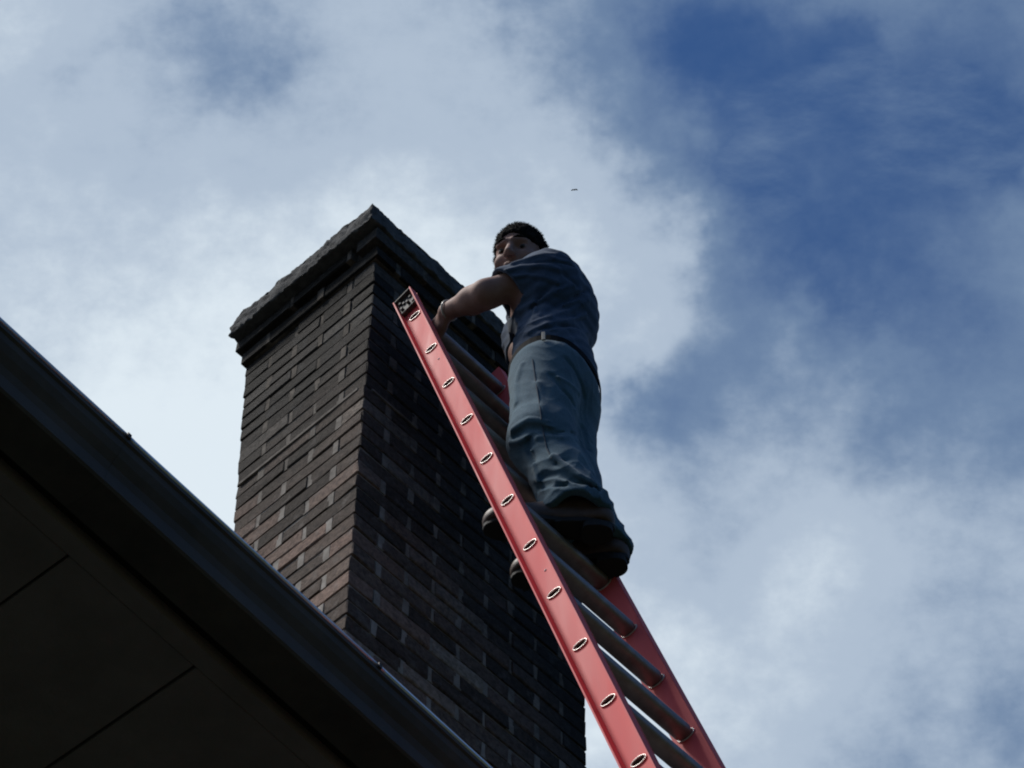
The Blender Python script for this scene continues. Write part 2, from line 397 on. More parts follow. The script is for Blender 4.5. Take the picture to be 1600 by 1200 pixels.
def crown():
    """rough mortar slab: grid box, crumbled along its arrises"""
    ov = .045; z0, z1 = TOP_Z + 2 * CH + .002, TOP_Z + 2 * CH + .124
    x0, x1, y0, y1 = -.078, CB + .02, -.048, CA + .045 + .022
    NX, NY, NZ = 96, 60, 12
    X = np.linspace(x0, x1, NX); Y = np.linspace(y0, y1, NY); ZZ = np.linspace(z0, z1, NZ)
    vid = {}; verts = []
    def V(i, j, k):
        q = (i, j, k)
        if q not in vid:
            p = np.array([X[i], Y[j], ZZ[k]])
            wp = CN + er * p[0] + el * p[1] + Z * p[2]
            ex = min(p[0] - x0, x1 - p[0]); ey = min(p[1] - y0, y1 - p[1]); ez = z1 - p[2]
            n1 = mnoise.noise(Vector(wp) * 14); n2 = mnoise.noise(Vector(wp) * 45 + Vector((5, 1, 2))); n3 = mnoise.noise(Vector(wp) * 95)
            # wash: the top slopes up towards the flue
            top = max(0., 1 - ez / (z1 - z0))
            side = min(ex, ey)
            inset = .012 * top ** 3 * (1 + .8 * n1) + .007 * n2 + .006 * n3 + .006 * n1
            cx, cy = (x0 + x1) / 2, (y0 + y1) / 2
            if ex < .004: p[0] += inset * (1 if p[0] < cx else -1)
            if ey < .004: p[1] += inset * (1 if p[1] < cy else -1)
            if ez < 1e-6: p[2] += .010 * n2 + .010 * n3 + min(side, .12) * .25 - .004
            elif k == 0: p[2] += .003 * n2
            verts.append(CN + er * p[0] + el * p[1] + Z * p[2]); vid[q] = len(verts) - 1
        return vid[q]
    fs = []
    for i in range(NX - 1):
        for j in range(NY - 1):
            fs.append((V(i, j, 0), V(i, j + 1, 0), V(i + 1, j + 1, 0), V(i + 1, j, 0)))
            fs.append((V(i, j, NZ - 1), V(i + 1, j, NZ - 1), V(i + 1, j + 1, NZ - 1), V(i, j + 1, NZ - 1)))
    for i in range(NX - 1):
        for k in range(NZ - 1):
            fs.append((V(i, 0, k), V(i + 1, 0, k), V(i + 1, 0, k + 1), V(i, 0, k + 1)))
            fs.append((V(i, NY - 1, k), V(i, NY - 1, k + 1), V(i + 1, NY - 1, k + 1), V(i + 1, NY - 1, k)))
    for j in range(NY - 1):
        for k in range(NZ - 1):
            fs.append((V(0, j, k), V(0, j, k + 1), V(0, j + 1, k + 1), V(0, j + 1, k)))
            fs.append((V(NX - 1, j, k), V(NX - 1, j + 1, k), V(NX - 1, j + 1, k + 1), V(NX - 1, j, k + 1)))
    return meshof('crown', verts, fs)
link('crown', crown(), M_crown, chim, smooth=True)

# ------------------------------------------------------------------ house: eave, gutter, soffit, roof, wall
HE = 4.8 + CAM_Z
EA = np.array([-1.01343145, 2.97833556, HE]); ed = np.array([0.64279352, 0.76603948, 0.0]); eo = np.array([0.76603948, -0.64279352, 0.0])
house = thing('house', 'dark house eave with black gutter and panelled soffit in the lower left corner', 'house', tuple(EA + ed * 1.0 - eo * 4.5 - Z * HE))
T0, T1 = -5.5, 4.5
def eave(t, o, z): return EA + ed * t + eo * o + Z * z
# K-style gutter in lengths that lap at joints
prof = [(0, 0), (.0, -.016), (-.006, -.020), (-.010, -.034), (-.020, -.050), (-.034, -.066), (-.042, -.082), (-.046, -.112), (-.052, -.117),
        (-.150, -.117), (-.152, -.004), (-.149, -.004), (-.147, -.113), (-.055, -.113), (-.050, -.108), (-.044, -.080), (-.037, -.063), (-.023, -.047), (-.013, -.031), (-.010, -.018), (-.008, -.003), (-.012, 0)]
seams = [T0, .362, 1.135, T1]
for i, (a, b) in enumerate(zip(seams, seams[1:])):
    bm = bmesh.new(); s = 1.0
    dz = (0, -.0006, .0)[i]
    extrude_profile(bm, [eave(a, o + (.0, .0004, .0)[i], z + dz) for o, z in prof], [eave(b + .02, o + (.0, .0004, .0)[i], z + dz) for o, z in prof])
    g = link('gutter', bm_mesh('gutter', bm), M_gutter, house)
    bm = bmesh.new()
    tube(bm, [eave(a + .001, -.002, dz + .001), eave(b + .018, -.002, dz + .001)], .0062, 10)
    for f_ in bm.faces: f_.smooth = True
    l = bpy.data.objects.new('lip', bm_mesh('lip', bm)); l.data.materials.append(M_lip); C.objects.link(l); l.parent = g
for t in (.362, 1.135):
    bm = bmesh.new(); extrude_profile(bm, [eave(t - .004, o + .002, z - .001) for o, z in [(.004, .0072), (.004, -.006), (-.010, -.006), (-.010, .0072)]], [eave(t + .006, o + .002, z - .001) for o, z in [(.004, .0072), (.004, -.006), (-.010, -.006), (-.010, .0072)]])
    link('gutter_clip', bm_mesh('gutter_clip', bm), M_gutter, house)
# gap between gutter and soffit, its shadow painted as a black strip, then trim and soffit boards
bm = bmesh.new(); frame_box(bm, EA, ed, eo, Z, T0, T1, -.205, -.153, -.085, -.06); link('soffit_gap_shade', bm_mesh('soffit_gap_shade', bm), M_groove, house)
bm = bmesh.new(); frame_box(bm, EA, ed, eo, Z, T0, T1, -.226, -.183, -.1225, -.086)
link('soffit_trim', bm_mesh('soffit_trim', bm), M_soffit, house)
w = .375; t = .447 - w * 15
while t < T1:
    bm = bmesh.new(); dz = random.uniform(-.0012, .0012)
    frame_box(bm, EA, ed, eo, Z, t + .0035, t + w - .0035, -.99, -.2285, -.120 + dz, -.100)
    bmesh.ops.bevel(bm, geom=list(bm.edges), offset=.002, segments=1, affect='EDGES')
    link('soffit_panel', bm_mesh('soffit_panel', bm), M_soffit, house); t += w
bm = bmesh.new(); frame_box(bm, EA, ed, eo, Z, T0, T1, -1.0, -.207, -.098, -.078); link('soffit_backing', bm_mesh('soffit_backing', bm), M_groove, house)
bm = bmesh.new(); frame_box(bm, EA, ed, eo, Z, T0 + .3, T1 - .3, -9.0, -.992, -HE, -.1215); link('wall', bm_mesh('wall', bm), M_wall, house)
bm = bmesh.new()
rp = [(-.02, .012), (-5.0, 2.35), (-10.0, .012), (-10.0, -.02), (-5.0, 2.31), (-.02, -.0)]
# leave the chimney standing through it: roof in strips left and right of the shaft are not needed, the shaft runs through
extrude_profile(bm, [eave(T0, o, z + .006) for o, z in rp], [eave(T1, o, z + .006) for o, z in rp])
link('roof', bm_mesh('roof', bm), M_roof, house)

# ------------------------------------------------------------------ ladder
LAM = 1.2865276; LT = np.array([-0.32128594, 4.96860108, 8.04323702 + CAM_Z]); RP = .3048; LW = 0.4112
lu = math.cos(LAM) * el + math.sin(LAM) * Z                 # up the rails
ln = np.cross(er, lu); ln /= np.linalg.norm(ln)
if ln @ (-el) < 0: ln = -ln                                  # out of the ladder, towards the climber
NR = int((LT[2] - .15) / (RP * lu[2]))
lbase = LT - lu * (LT[2] / lu[2]) + er * LW / 2
ladder = thing('ladder', 'red fibreglass ladder with aluminium rungs leaning on the brick chimney', 'ladder', tuple(lbase))
RD = .0405; FL = .030; TH = .0045                            # half depth of the rail, flange length, thickness
HN = 28
hv = -el * math.sin(LAM) * 0 + ln                            # long axis of the bore
ex_ = np.cross(Z, er); ex_ = -el                             # treads lie level: long axis horizontal, out from the wall
ea = ex_ - (ex_ @ er) * er; ea /= np.linalg.norm(ea)
ea_l = np.array([ea @ ln, ea @ lu]); eb_l = np.array([-ea_l[1], ea_l[0]])
HA, HB = .0215, .0125
def rail(side):
    """channel rail, web pierced at each rung; side -1 = flanges towards the near corner of the chimney"""
    org = LT + er * (0 if side < 0 else LW); s = -er if side < 0 else er
    bm = bmesh.new()
    def P(a, b, c): return bm.verts.new(tuple(org + ln * a + lu * b + s * c))
    ktop = .155; kbot = -(LT[2] / lu[2]) + .0
    # web: one pierced field per rung
    edges = [ktop] + [-(k + .5) * RP for k in range(NR)] + [kbot]
    def outline(b0, b1):
        per = []
        q = HN // 4
        for i in range(q): per.append((-RD + 2 * RD * i / q, b0))
        for i in range(q): per.append((RD, b0 + (b1 - b0) * i / q))
        for i in range(q): per.append((RD - 2 * RD * i / q, b1))
        for i in range(q): per.append((-RD, b1 - (b1 - b0) * i / q))
        return per
    for k in range(len(edges) - 1):
        b1, b0 = edges[k], edges[k + 1]; c0 = -k * RP if k < NR + 1 else None
        has = (k <= NR) and (b0 + .03 < c0 < b1 - .03)
        for c, flip in ((0.0, False), (-TH, True)):
            out = [P(a, b, c) for a, b in outline(b0, b1)]
            if has:
                inn = []
                for a, b in outline(b0, b1):
                    an = math.atan2((b - c0) , a * 2.2)
                    e = HA * math.cos(an) * ea_l + HB * math.sin(an) * eb_l
                    inn.append(P(e[0], c0 + e[1], c))
                for i in range(HN):
                    j = (i + 1) % HN; q = (out[i], out[j], inn[j], inn[i]); bm.faces.new(q[::-1] if flip else q)
            else:
                bm.faces.new(out[::-1] if flip else out)
    for sgn in (-1, 1):
        a0, a1 = (RD - TH * 1.0, RD) if sgn > 0 else (-RD, -RD + TH)
        frame_box(bm, org, ln, lu, s, a0, a1, kbot, ktop, .0002, FL)
        bb = RD + .0002
    return bm_mesh('side_rail', bm)
for side in (-1, 1):
    ro = link('side_rail', rail(side), M_rail, ladder)
    org = LT + er * (0 if side < 0 else LW); s = -er if side < 0 else er
    bm = bmesh.new()
    # moulded end cap filling the last hand's width of the channel
    frame_box(bm, org, ln, lu, s, -RD + .0052, RD - .0052, .062, .150, .0008, .013)
    frame_box(bm, org, ln, lu, s, -RD + .0052, RD - .0052, .1502, .158, .0008, FL - .002)
    frame_box(bm, org, ln, lu, s, -RD + .0052, RD - .0052, .056, .0618, .0008, .018)
    for a_, b_ in ((-.024, .085), (-.010, .118), (.006, .092), (.020, .125), (.024, .078), (-.022, .132)):
        frame_box(bm, org, ln, lu, s, a_ - .0055, a_ + .0055, b_ - .007, b_ + .007, .0132, .018 + random.uniform(0, .008))
    bmesh.ops.bevel(bm, geom=list(bm.edges), offset=.0015, segments=1, affect='EDGES')
    cpo = bpy.data.objects.new('end_cap', bm_mesh('end_cap', bm)); cpo.data.materials.append(M_cap); C.objects.link(cpo); cpo.parent = ro
    for b in ([-.41, -2.0] if side < 0 else [-.2]):
        bm = bmesh.new(); c = org + ln * .006 + lu * b - s * .0032
        bmesh.ops.create_uvsphere(bm, u_segments=10, v_segments=6, radius=.0060)
        bmesh.ops.scale(bm, vec=(1, 1, 1), verts=bm.verts); bmesh.ops.translate(bm, vec=Vector(c), verts=bm.verts)
        rv = bpy.data.objects.new('rivet', bm_mesh('rivet', bm)); rv.data.materials.append(M_rivet); C.objects.link(rv); rv.parent = ro

def rung_meshes():
    """D-section rung with flat level tread and flared ends; built at the origin, x along the rung"""
    bm = bmesh.new(); n = 20
    def sec(x, sa, sb, full=True):
        out = []
        for i in range(n):
            an = 2 * PI * i / n; a, b = math.cos(an), math.sin(an)
            a = math.copysign(abs(a) ** .75, a); b = math.copysign(abs(b) ** .75, b)
            out.append(bm.verts.new((x, a * sa, b * sb)))
        return out
    L = LW
    st = [(-.0015, HA * .86, HB * .80), (.008, HA * 1.0, HB * 1.0), (.020, .0265, .0195), (L - .020, .0265, .0195), (L - .008, HA, HB), (L + .0015, HA * .86, HB * .80)]
    rr = [sec(*q) for q in st]
    for a, b in zip(rr, rr[1:]):
        for i in range(n): bm.faces.new((a[i], a[(i + 1) % n], b[(i + 1) % n], b[i]))
    for f in bm.faces: f.smooth = True
    # ribs of the tread
    for y in (-.014, -.005, .005, .014):
        frame_box(bm, np.zeros(3), np.array([1., 0, 0]), np.array([0, 1., 0]), np.array([0, 0, 1.]), .02, L - .02, y - .0016, y + .0016, .0170, .0205)
    body = bm_mesh('rung', bm); body.materials.append(M_alu)
    # rolled rims round the bores, outside both webs and inside
    bm = bmesh.new()
    k = 24; cs = 6; rings = []
    for i in range(k):
        an = 2 * PI * i / k; c = np.array([0, HA * 1.08 * math.cos(an), HB * 1.08 * math.sin(an)]); nr_ = np.array([0, math.cos(an) * HB, math.sin(an) * HA]); nr_ /= np.linalg.norm(nr_)
        rings.append([bm.verts.new(tuple(c + .0019 * (math.cos(2 * PI * j / cs) * nr_ + math.sin(2 * PI * j / cs) * np.array([1., 0, 0])))) for j in range(cs)])
    for i in range(k):
        a, b = rings[i], rings[(i + 1) % k]
        for j in range(cs): bm.faces.new((a[j], a[(j + 1) % cs], b[(j + 1) % cs], b[j]))
    for f in bm.faces: f.smooth = True
    rim = bm_mesh('rung_rim', bm); rim.materials.append(M_alu_pale)
    bm = bmesh.new()
    vs = [bm.verts.new((0, HA * math.cos(2 * PI * i / 20), HB * math.sin(2 * PI * i / 20))) for i in range(20)]; bm.faces.new(vs)
    plug = bm_mesh('rung_bore', bm); plug.materials.append(M_hole)
    return body, rim, plug
rb, rrim, rplug = rung_meshes()
RM = Matrix(((er[0], -el[0], 0, 0), (er[1], -el[1], 0, 0), (0, 0, 1, 0), (0, 0, 0, 1)))
lad_inv = Matrix.Translation(-Vector(ROOTLOC[ladder.name]))
for k in range(NR):
    o = bpy.data.objects.new('rung', rb); C.objects.link(o); o.parent = ladder; o.matrix_parent_inverse = lad_inv
    o.matrix_basis = Matrix.Translation(Vector(LT - lu * k * RP)) @ RM
    for nm, me, x, sc in (('rung_rim', rrim, -.0022, 1), ('rung_rim', rrim, LW + .0022, 1), ('rung_rim', rrim, .0064, 1.18), ('rung_rim', rrim, LW - .0064, 1.18),
                          ('rung_bore', rplug, .010, 1), ('rung_bore', rplug, LW - .010, 1)):
        c = bpy.data.objects.new(nm, me); C.objects.link(c); c.parent = o; c.location = (x, 0, 0); c.scale = (1, sc, sc)

# ------------------------------------------------------------------ implicit surfaces for the climber
class Field:
    def __init__(s, lo, hi, h):
        s.lo = np.array(lo, float); s.h = h
        s.n = np.ceil((np.array(hi) - s.lo) / h).astype(int) + 1
        s.v = np.full(s.n, .2, np.float32)
    def box(s, lo, hi):
        a = np.maximum(np.floor((np.array(lo) - s.lo) / s.h).astype(int), 0)
        b = np.minimum(np.ceil((np.array(hi) - s.lo) / s.h).astype(int) + 1, s.n)
        if np.any(b <= a): return None, None
        sl = tuple(slice(i, j) for i, j in zip(a, b))
        g = np.meshgrid(*[(s.lo[i] + s.h * np.arange(a[i], b[i])).astype(np.float32) for i in range(3)], indexing='ij', sparse=True)
        return sl, g
    def put(s, fn, lo, hi, k=.02, mode='add', pad=.05):
        lo = np.array(lo) - pad; hi = np.array(hi) + pad
        sl, g = s.box(lo, hi)
        if sl is None: return
        d = fn(*g).astype(np.float32); o = s.v[sl]
        if mode == 'add':
            hh = np.clip(.5 + .5 * (o - d) / k, 0, 1); s.v[sl] = o + (d - o) * hh - k * hh * (1 - hh)
        elif mode == 'sub':
            d = -d; hh = np.clip(.5 - .5 * (o - d) / k, 0, 1); s.v[sl] = o + (d - o) * hh + k * hh * (1 - hh)
        elif mode == 'int':
            hh = np.clip(.5 - .5 * (o - d) / k, 0, 1); s.v[sl] = o + (d - o) * hh + k * hh * (1 - hh)
        elif mode == 'disp':
            s.v[sl] = o - d
    def cap(s, p, q, r1, r2, k=.02, mode='add'):
        p = np.array(p, float); q = np.array(q, float); R = max(r1, r2)
        s.put(cap_fn(p, q, r1, r2), np.minimum(p, q) - R, np.maximum(p, q) + R, k, mode)
    def ell(s, c, r, axes=None, k=.02, mode='add'):
        c = np.array(c, float); R = max(r); s.put(ell_fn(c, r, axes), c - R, c + R, k, mode)
    def sample(s, P):
        q = (np.array(P) - s.lo) / s.h; i = np.clip(np.floor(q).astype(int), 0, s.n - 2); f = q - i; a = s.v
        r = 0.
        for dx in (0, 1):
            for dy in (0, 1):
                for dz in (0, 1):
                    r += a[i[0] + dx, i[1] + dy, i[2] + dz] * (f[0] if dx else 1 - f[0]) * (f[1] if dy else 1 - f[1]) * (f[2] if dz else 1 - f[2])
        return r
    def hit(s, x, y, t0=8.2, t1=11.0):
        d = ray(x, y); t = t0
        while t < t1:
            P = CAM + d * t
            if np.all(P > s.lo) and np.all(P < s.lo + s.h * (s.n - 1)):
                v = s.sample(P)
                if v < 0.0005: return P
                t += max(v * .6, .002)
            else: t += .01
        return None
    def fold(s, pts, width, height):
        """raise (or press in, height < 0) the surface along a line of points that lie on it"""
        H3 = [s.hit(*p) for p in pts]; H3 = [p for p in H3 if p is not None]
        for p, q in zip(H3, H3[1:]):
            f0 = cap_fn(p, q, 0, 0)
            def fn(x, y, z): 
                d = f0(x, y, z); return height * np.exp(-(d / width) ** 2)
            s._acc(fn, np.minimum(p, q), np.maximum(p, q), width * 2.4, height)
    def _acc(s, fn, lo, hi, pad, height):
        sl, g = s.box(np.array(lo) - pad, np.array(hi) + pad)
        if sl is None: return
        if not hasattr(s, 'D'): s.D = np.zeros(s.n, np.float32)
        d = fn(*g); o = s.D[sl]
        s.D[sl] = np.where(np.abs(d) > np.abs(o), d, o) if height > 0 else np.where(np.abs(d) > np.abs(o), d, o)
    def flush(s):
        if hasattr(s, 'D'): s.v -= s.D; del s.D
    def mesh(s, name):
        v, f = surface_nets(s.v); v = s.lo + v * s.h
        me = bpy.data.meshes.new(name)
        me.vertices.add(len(v)); me.vertices.foreach_set('co', v.astype(np.float32).ravel())
        me.loops.add(f.size); me.loops.foreach_set('vertex_index', f.ravel().astype(np.int32))
        me.polygons.add(len(f)); me.polygons.foreach_set('loop_start', np.arange(0, f.size, 4, dtype=np.int32))
        me.update(calc_edges=True); me.validate()
        me.polygons.foreach_set('use_smooth', [True] * len(me.polygons))
        return me
def cap_fn(p, q, r1, r2):
    d = q - p; L2 = max(float(d @ d), 1e-9)
    def fn(x, y, z):
        t = np.clip(((x - p[0]) * d[0] + (y - p[1]) * d[1] + (z - p[2]) * d[2]) / L2, 0, 1)
        return np.sqrt((x - p[0] - t * d[0]) ** 2 + (y - p[1] - t * d[1]) ** 2 + (z - p[2] - t * d[2]) ** 2) - (r1 + (r2 - r1) * t)
    return fn
def ell_fn(c, r, axes=None):
    A = np.eye(3) if axes is None else np.array(axes, float)
    def fn(x, y, z):
        a = [(A[i, 0] * (x - c[0]) + A[i, 1] * (y - c[1]) + A[i, 2] * (z - c[2])) for i in range(3)]
        k0 = np.sqrt(sum((a[i] / r[i]) ** 2 for i in range(3))); k1 = np.sqrt(sum((a[i] / r[i] ** 2) ** 2 for i in range(3)))
        return k0 * (k0 - 1) / np.maximum(k1, 1e-6)
    return fn
def plane_fn(p, n):
    """negative on the side the normal points away from"""
    p = np.array(p, float); n = np.array(n, float); n = n / np.linalg.norm(n)
    return lambda x, y, z: (x - p[0]) * n[0] + (y - p[1]) * n[1] + (z - p[2]) * n[2]
def surface_nets(v):
    s = v < 0
    c = s[:-1, :-1, :-1].astype(np.int8)
    cnt = np.zeros(c.shape, np.int8)
    for dx in (0, 1):
        for dy in (0, 1):
            for dz in (0, 1):
                cnt += s[dx:s.shape[0] - 1 + dx, dy:s.shape[1] - 1 + dy, dz:s.shape[2] - 1 + dz]
    act = (cnt > 0) & (cnt < 8)
    I = np.argwhere(act); idx = np.full(act.shape, -1, np.int32); idx[act] = np.arange(len(I))
    cor = np.array([(i, j, k) for i in (0, 1) for j in (0, 1) for k in (0, 1)])
    val = np.stack([v[I[:, 0] + a, I[:, 1] + b, I[:, 2] + d] for a, b, d in cor], 1)
    acc = np.zeros((len(I), 3)); num = np.zeros(len(I))
    for a in range(8):
        for b in range(a + 1, 8):
            if np.abs(cor[a] - cor[b]).sum() != 1: continue
            m_ = (val[:, a] < 0) != (val[:, b] < 0)
            t = np.where(m_, val[:, a] / np.where(m_, val[:, a] - val[:, b], 1), 0)
            acc += m_[:, None] * (cor[a] + t[:, None] * (cor[b] - cor[a])); num += m_
    V = I + acc / num[:, None]
    F = []
    for ax in range(3):
        o1, o2 = [(1, 2), (2, 0), (0, 1)][ax]
        sl0 = [slice(None)] * 3; sl1 = [slice(None)] * 3; sl0[ax] = slice(0, -1); sl1[ax] = slice(1, None)
        a, b = s[tuple(sl0)], s[tuple(sl1)]
        E = np.argwhere(a != b)
        ok = np.all(E > 0, 1) & (E[:, o1] < act.shape[o1]) & (E[:, o2] < act.shape[o2])
        E = E[ok]; neg = a[tuple(E.T)]
        def ix(d1, d2):
            q = E.copy(); q[:, o1] -= d1; q[:, o2] -= d2; return idx[tuple(q.T)]
        Q = np.stack([ix(1, 1), ix(0, 1), ix(0, 0), ix(1, 0)], 1)
        Q[~neg] = Q[~neg][:, ::-1]; F.append(Q)
    return V, np.concatenate(F)

ZS = 6.598 + CAM_Z                                     # where the soles stand
def W(x, y, z): return np.array([x, y, ZS + z])
def nrm(v): v = np.array(v, float); return v / np.linalg.norm(v)
J = dict(
    ankL=W(.185, 4.795, .105), heelL=W(.250, 4.795, .045), toeL=W(-.035, 4.797, .040),
    ankR=W(.240, 4.920, .105), heelR=W(.295, 4.912, .045), toeR=W(.045, 4.972, .040),
    kneeL=W(.090, 4.805, .470), kneeR=W(.170, 4.955, .470),
    hipL=W(.108, 4.825, .860), hipR=W(.160, 4.985, .860),
    pel=W(.135, 4.915, .905), waist=W(.125, 4.900, 1.06), chest=W(.112, 4.880, 1.30), neck=W(.085, 4.888, 1.49),
    shL=W(.118, 4.768, 1.382), shR=W(.045, 5.035, 1.420),
    elL=W(-.085, 4.790, 1.292), wrL=W(-.214, 4.905, 1.372),
    elR=W(.052, 4.985, 1.180), wrR=W(.014, 5.000, 1.385))
HC = W(.026, 4.868, 1.632)                             # centre of the head
hF = nrm((-.33, -.84, -.36)); hU0 = nrm((.14, .10, 1.0)); hU = nrm(hU0 - (hU0 @ hF) * hF); hL = np.cross(hU, hF)
HK = 1.10
def HP(l, f, u): return HC + (hL * l + hF * f + hU * u) * HK
HAX = np.array([hL, hF, hU])
fdir = nrm((-.954, .301, 0)); ldir = np.array([-fdir[1], fdir[0], 0]) * 1.0
ldir = np.cross(Z, fdir)
TAX = np.array([ldir, fdir, Z])

person = thing('person', 'man in navy shirt and jeans standing on the red ladder, looking down', 'person', tuple(W(.13, 4.85, 0)))
HV = .0042
B = Field(W(-.40, 4.55, 0.0), W(.42, 5.34, 1.93), HV)
# head (lengths below are for a head 24 cm tall, HK scales it to this man)
def hell(F, l, f, u, r, k=.02, mode='add'): F.ell(HP(l, f, u), tuple(q * HK for q in r), HAX, k, mode)
def hcap(F, p, q, r1, r2, k=.02, mode='add'): F.cap(HP(*p), HP(*q), r1 * HK, r2 * HK, k, mode)
hell(B, 0, -.012, .030, (.0745, .095, .090))
hell(B, 0, .020, -.030, (.060, .068, .075), .03)
hell(B, 0, .054, -.090, (.032, .028, .026), .03)                      # chin
for sd in (-1, 1):
    hell(B, .040 * sd, .054, -.034, (.024, .024, .022), .02)           # cheek bone
    hcap(B, (.012 * sd, .089, .019), (.043 * sd, .074, .018), .0095, .0080, .018)   # brow
    hell(B, .033 * sd, .095, -.004, (.0235, .026, .0140), .008, 'sub') # socket
    hell(B, .0335 * sd, .0660, -.003, (.0138, .0140, .0125), .004)     # lids
    hcap(B, (.076 * sd, -.012, .004), (.074 * sd, -.006, -.036), .012, .008, .008)  # ear
    hcap(B, (.050 * sd, .012, -.072), (.014 * sd, .060, -.096), .022, .020, .03)    # jaw
hcap(B, (0, .088, .006), (0, .110, -.036), .0085, .0125, .012)         # nose
for sd in (-1, 1): hell(B, .012 * sd, .099, -.040, (.0085, .011, .008), .008)
hcap(B, (-.018, .083, -.064), (.018, .083, -.064), .0075, .0075, .008)
hcap(B, (-.016, .080, -.076), (.016, .080, -.076), .008, .008, .008)
hcap(B, (-.022, .096, -.0695), (.022, .096, -.0695), .003, .003, .004, 'sub')
B.cap(HP(0, -.030, -.030), J['neck'], .060, .066, .03)
# trunk, arms and legs (mostly under the clothes)
B.cap(J['neck'], J['chest'], .06, .105, .05)
B.cap(J['shL'], J['shR'], .058, .058, .05)
B.ell(J['chest'], (.150, .105, .17), TAX, .05); B.ell(J['waist'], (.135, .105, .17), TAX, .05); B.ell(J['pel'], (.14, .11, .13), TAX, .05)
for sd in 'LR':
    B.cap(J['hip' + sd], J['knee' + sd], .078, .055, .04); B.cap(J['knee' + sd], J['ank' + sd], .055, .04, .03)
    B.cap(J['ank' + sd], J['toe' + sd], .036, .030, .02)
B.cap(J['shL'], J['elL'], .056, .046, .03); B.cap(J['shR'], J['elR'], .055, .046, .03)
def forearm(e, w_):
    mid = e + (w_ - e) * .35
    B.cap(e, mid, .044, .042, .03); B.cap(mid, w_, .042, .029, .03)
forearm(J['elL'], J['wrL']); forearm(J['elR'], J['wrR'])
def hand(wr, rail_pt, over, palm_n):
    """palm and five fingers closing round the rail at rail_pt; over = direction the fingers lie along the rail"""
    to = nrm(rail_pt - wr); side = nrm(over - (over @ to) * to); pn = nrm(np.cross(to, side))
    if pn @ palm_n < 0: pn = -pn
    kn = wr + to * .085
    axes = np.array([side, to, pn])
    B.ell(wr + to * .045, (.042, .055, .020), axes, .02)
    for i, (off, ln_, rr) in enumerate(((.030, .80, .0095), (.010, .92, .0100), (-.011, .86, .0095), (-.030, .68, .0085))):
        a = kn + side * off + to * (.004 if i in (1, 2) else -.004)
        b = a + (to * .75 + pn * -.45) * .042 * ln_; c = b + (to * .05 - pn * 1.0) * .028 * ln_; d = c + (-to * .75 - pn * .5) * .022 * ln_
        B.cap(wr + to * .05 + side * off * .8, a, .012, rr * 1.1, .012)
        B.cap(a, b, rr * 1.08, rr, .004); B.cap(b, c, rr, rr * .93, .004); B.cap(c, d, rr * .93, rr * .8, .004)
    a = wr + to * .03 + side * .034; b = a + (to * .9 + side * .25 - pn * .3) * .036; c = b + (to * .9 - pn * .4) * .028
    B.cap(wr + to * .02 + side * .02, a, .016, .014, .012); B.cap(a, b, .0135, .0115, .006); B.cap(b, c, .0115, .0095, .004)
hand(J['wrL'], LT - lu * .104 + er * .066, lu, er)      # closes behind the web of the near rail
hand(J['wrR'], J['wrR'] + np.array([-.05, .12, .05]), nrm((.3, .1, -1)), nrm((-1, -.3, 0)))
body = link('body', B.mesh('body'), M_skin, person)

# hair, brows, eyes
Hf = Field(HC - .19, HC + .19, .0034)
hell(Hf, 0, -.015, .034, (.0815, .1025, .0985))
Hf.put(plane_fn(HP(0, .084, .056), nrm(.80 * hF - .60 * hU)), HC - .19, HC + .19, .010, 'int')      # front hairline
Hf.put(plane_fn(HP(0, -.02, -.050), nrm(-.95 * hU + .32 * hF)), HC - .19, HC + .19, .008, 'int')     # nape
for sd in (-1, 1):
    hell(Hf, .085 * sd, .046, -.022, (.050, .056, .050), .012, 'sub')
    hell(Hf, .082 * sd, -.010, -.030, (.022, .018, .030), .006, 'sub')
    hcap(Hf, (.073 * sd, .012, .020), (.070 * sd, .016, -.030), .008, .006, .006)
g = np.meshgrid(*[Hf.lo[i] + Hf.h * np.arange(Hf.n[i]) for i in range(3)], indexing='ij')
tex = sum(np.sin(g[0] * a + g[1] * b + g[2] * c + p) for a, b, c, p in ((190, 330, 120, 0), (-310, 140, 260, 1), (420, -210, 90, 2), (90, 160, -420, 4))) / 4
tex2 = np.sin(g[0] * 90 + 3 * np.sin(g[1] * 60)) * np.sin(g[2] * 85 + 2 * np.sin(g[0] * 70)) 
Hf.v -= (tex * .0016 + tex2 * .0028).astype(np.float32)
hm = Hf.mesh('hair')
hv_ = [v.co.copy() for v in hm.vertices]; hn_ = [v.normal.copy() for v in hm.vertices]
bm = bmesh.new(); bm.from_mesh(hm); rr_ = random.Random(3)
comb = Vector(hF) * .5 + Vector(hL) * .15
for k in rr_.sample(range(len(hv_)), min(6500, len(hv_))):
    p, n_ = hv_[k], hn_[k]
    if n_.dot(Vector(hF)) < -.2 and n_.dot(Vector(hU)) < -.3: continue
    d_ = (n_ * .8 + comb * rr_.uniform(.2, .9) + Vector((rr_.uniform(-1, 1), rr_.uniform(-1, 1), rr_.uniform(-1, 1))) * .45).normalized()
    L_ = rr_.uniform(.004, .010); sx_ = d_.cross(n_)
    if sx_.length < 1e-3: continue
    sx_ = sx_.normalized() * .0011
    bm.faces.new((bm.verts.new(p - n_ * .003 - sx_), bm.verts.new(p - n_ * .003 + sx_), bm.verts.new(p + d_ * L_)))
bpy.data.meshes.remove(hm); hm = bpy.data.meshes.new('hair'); bm.to_mesh(hm); bm.free()
link('hair', hm, M_hair, person)
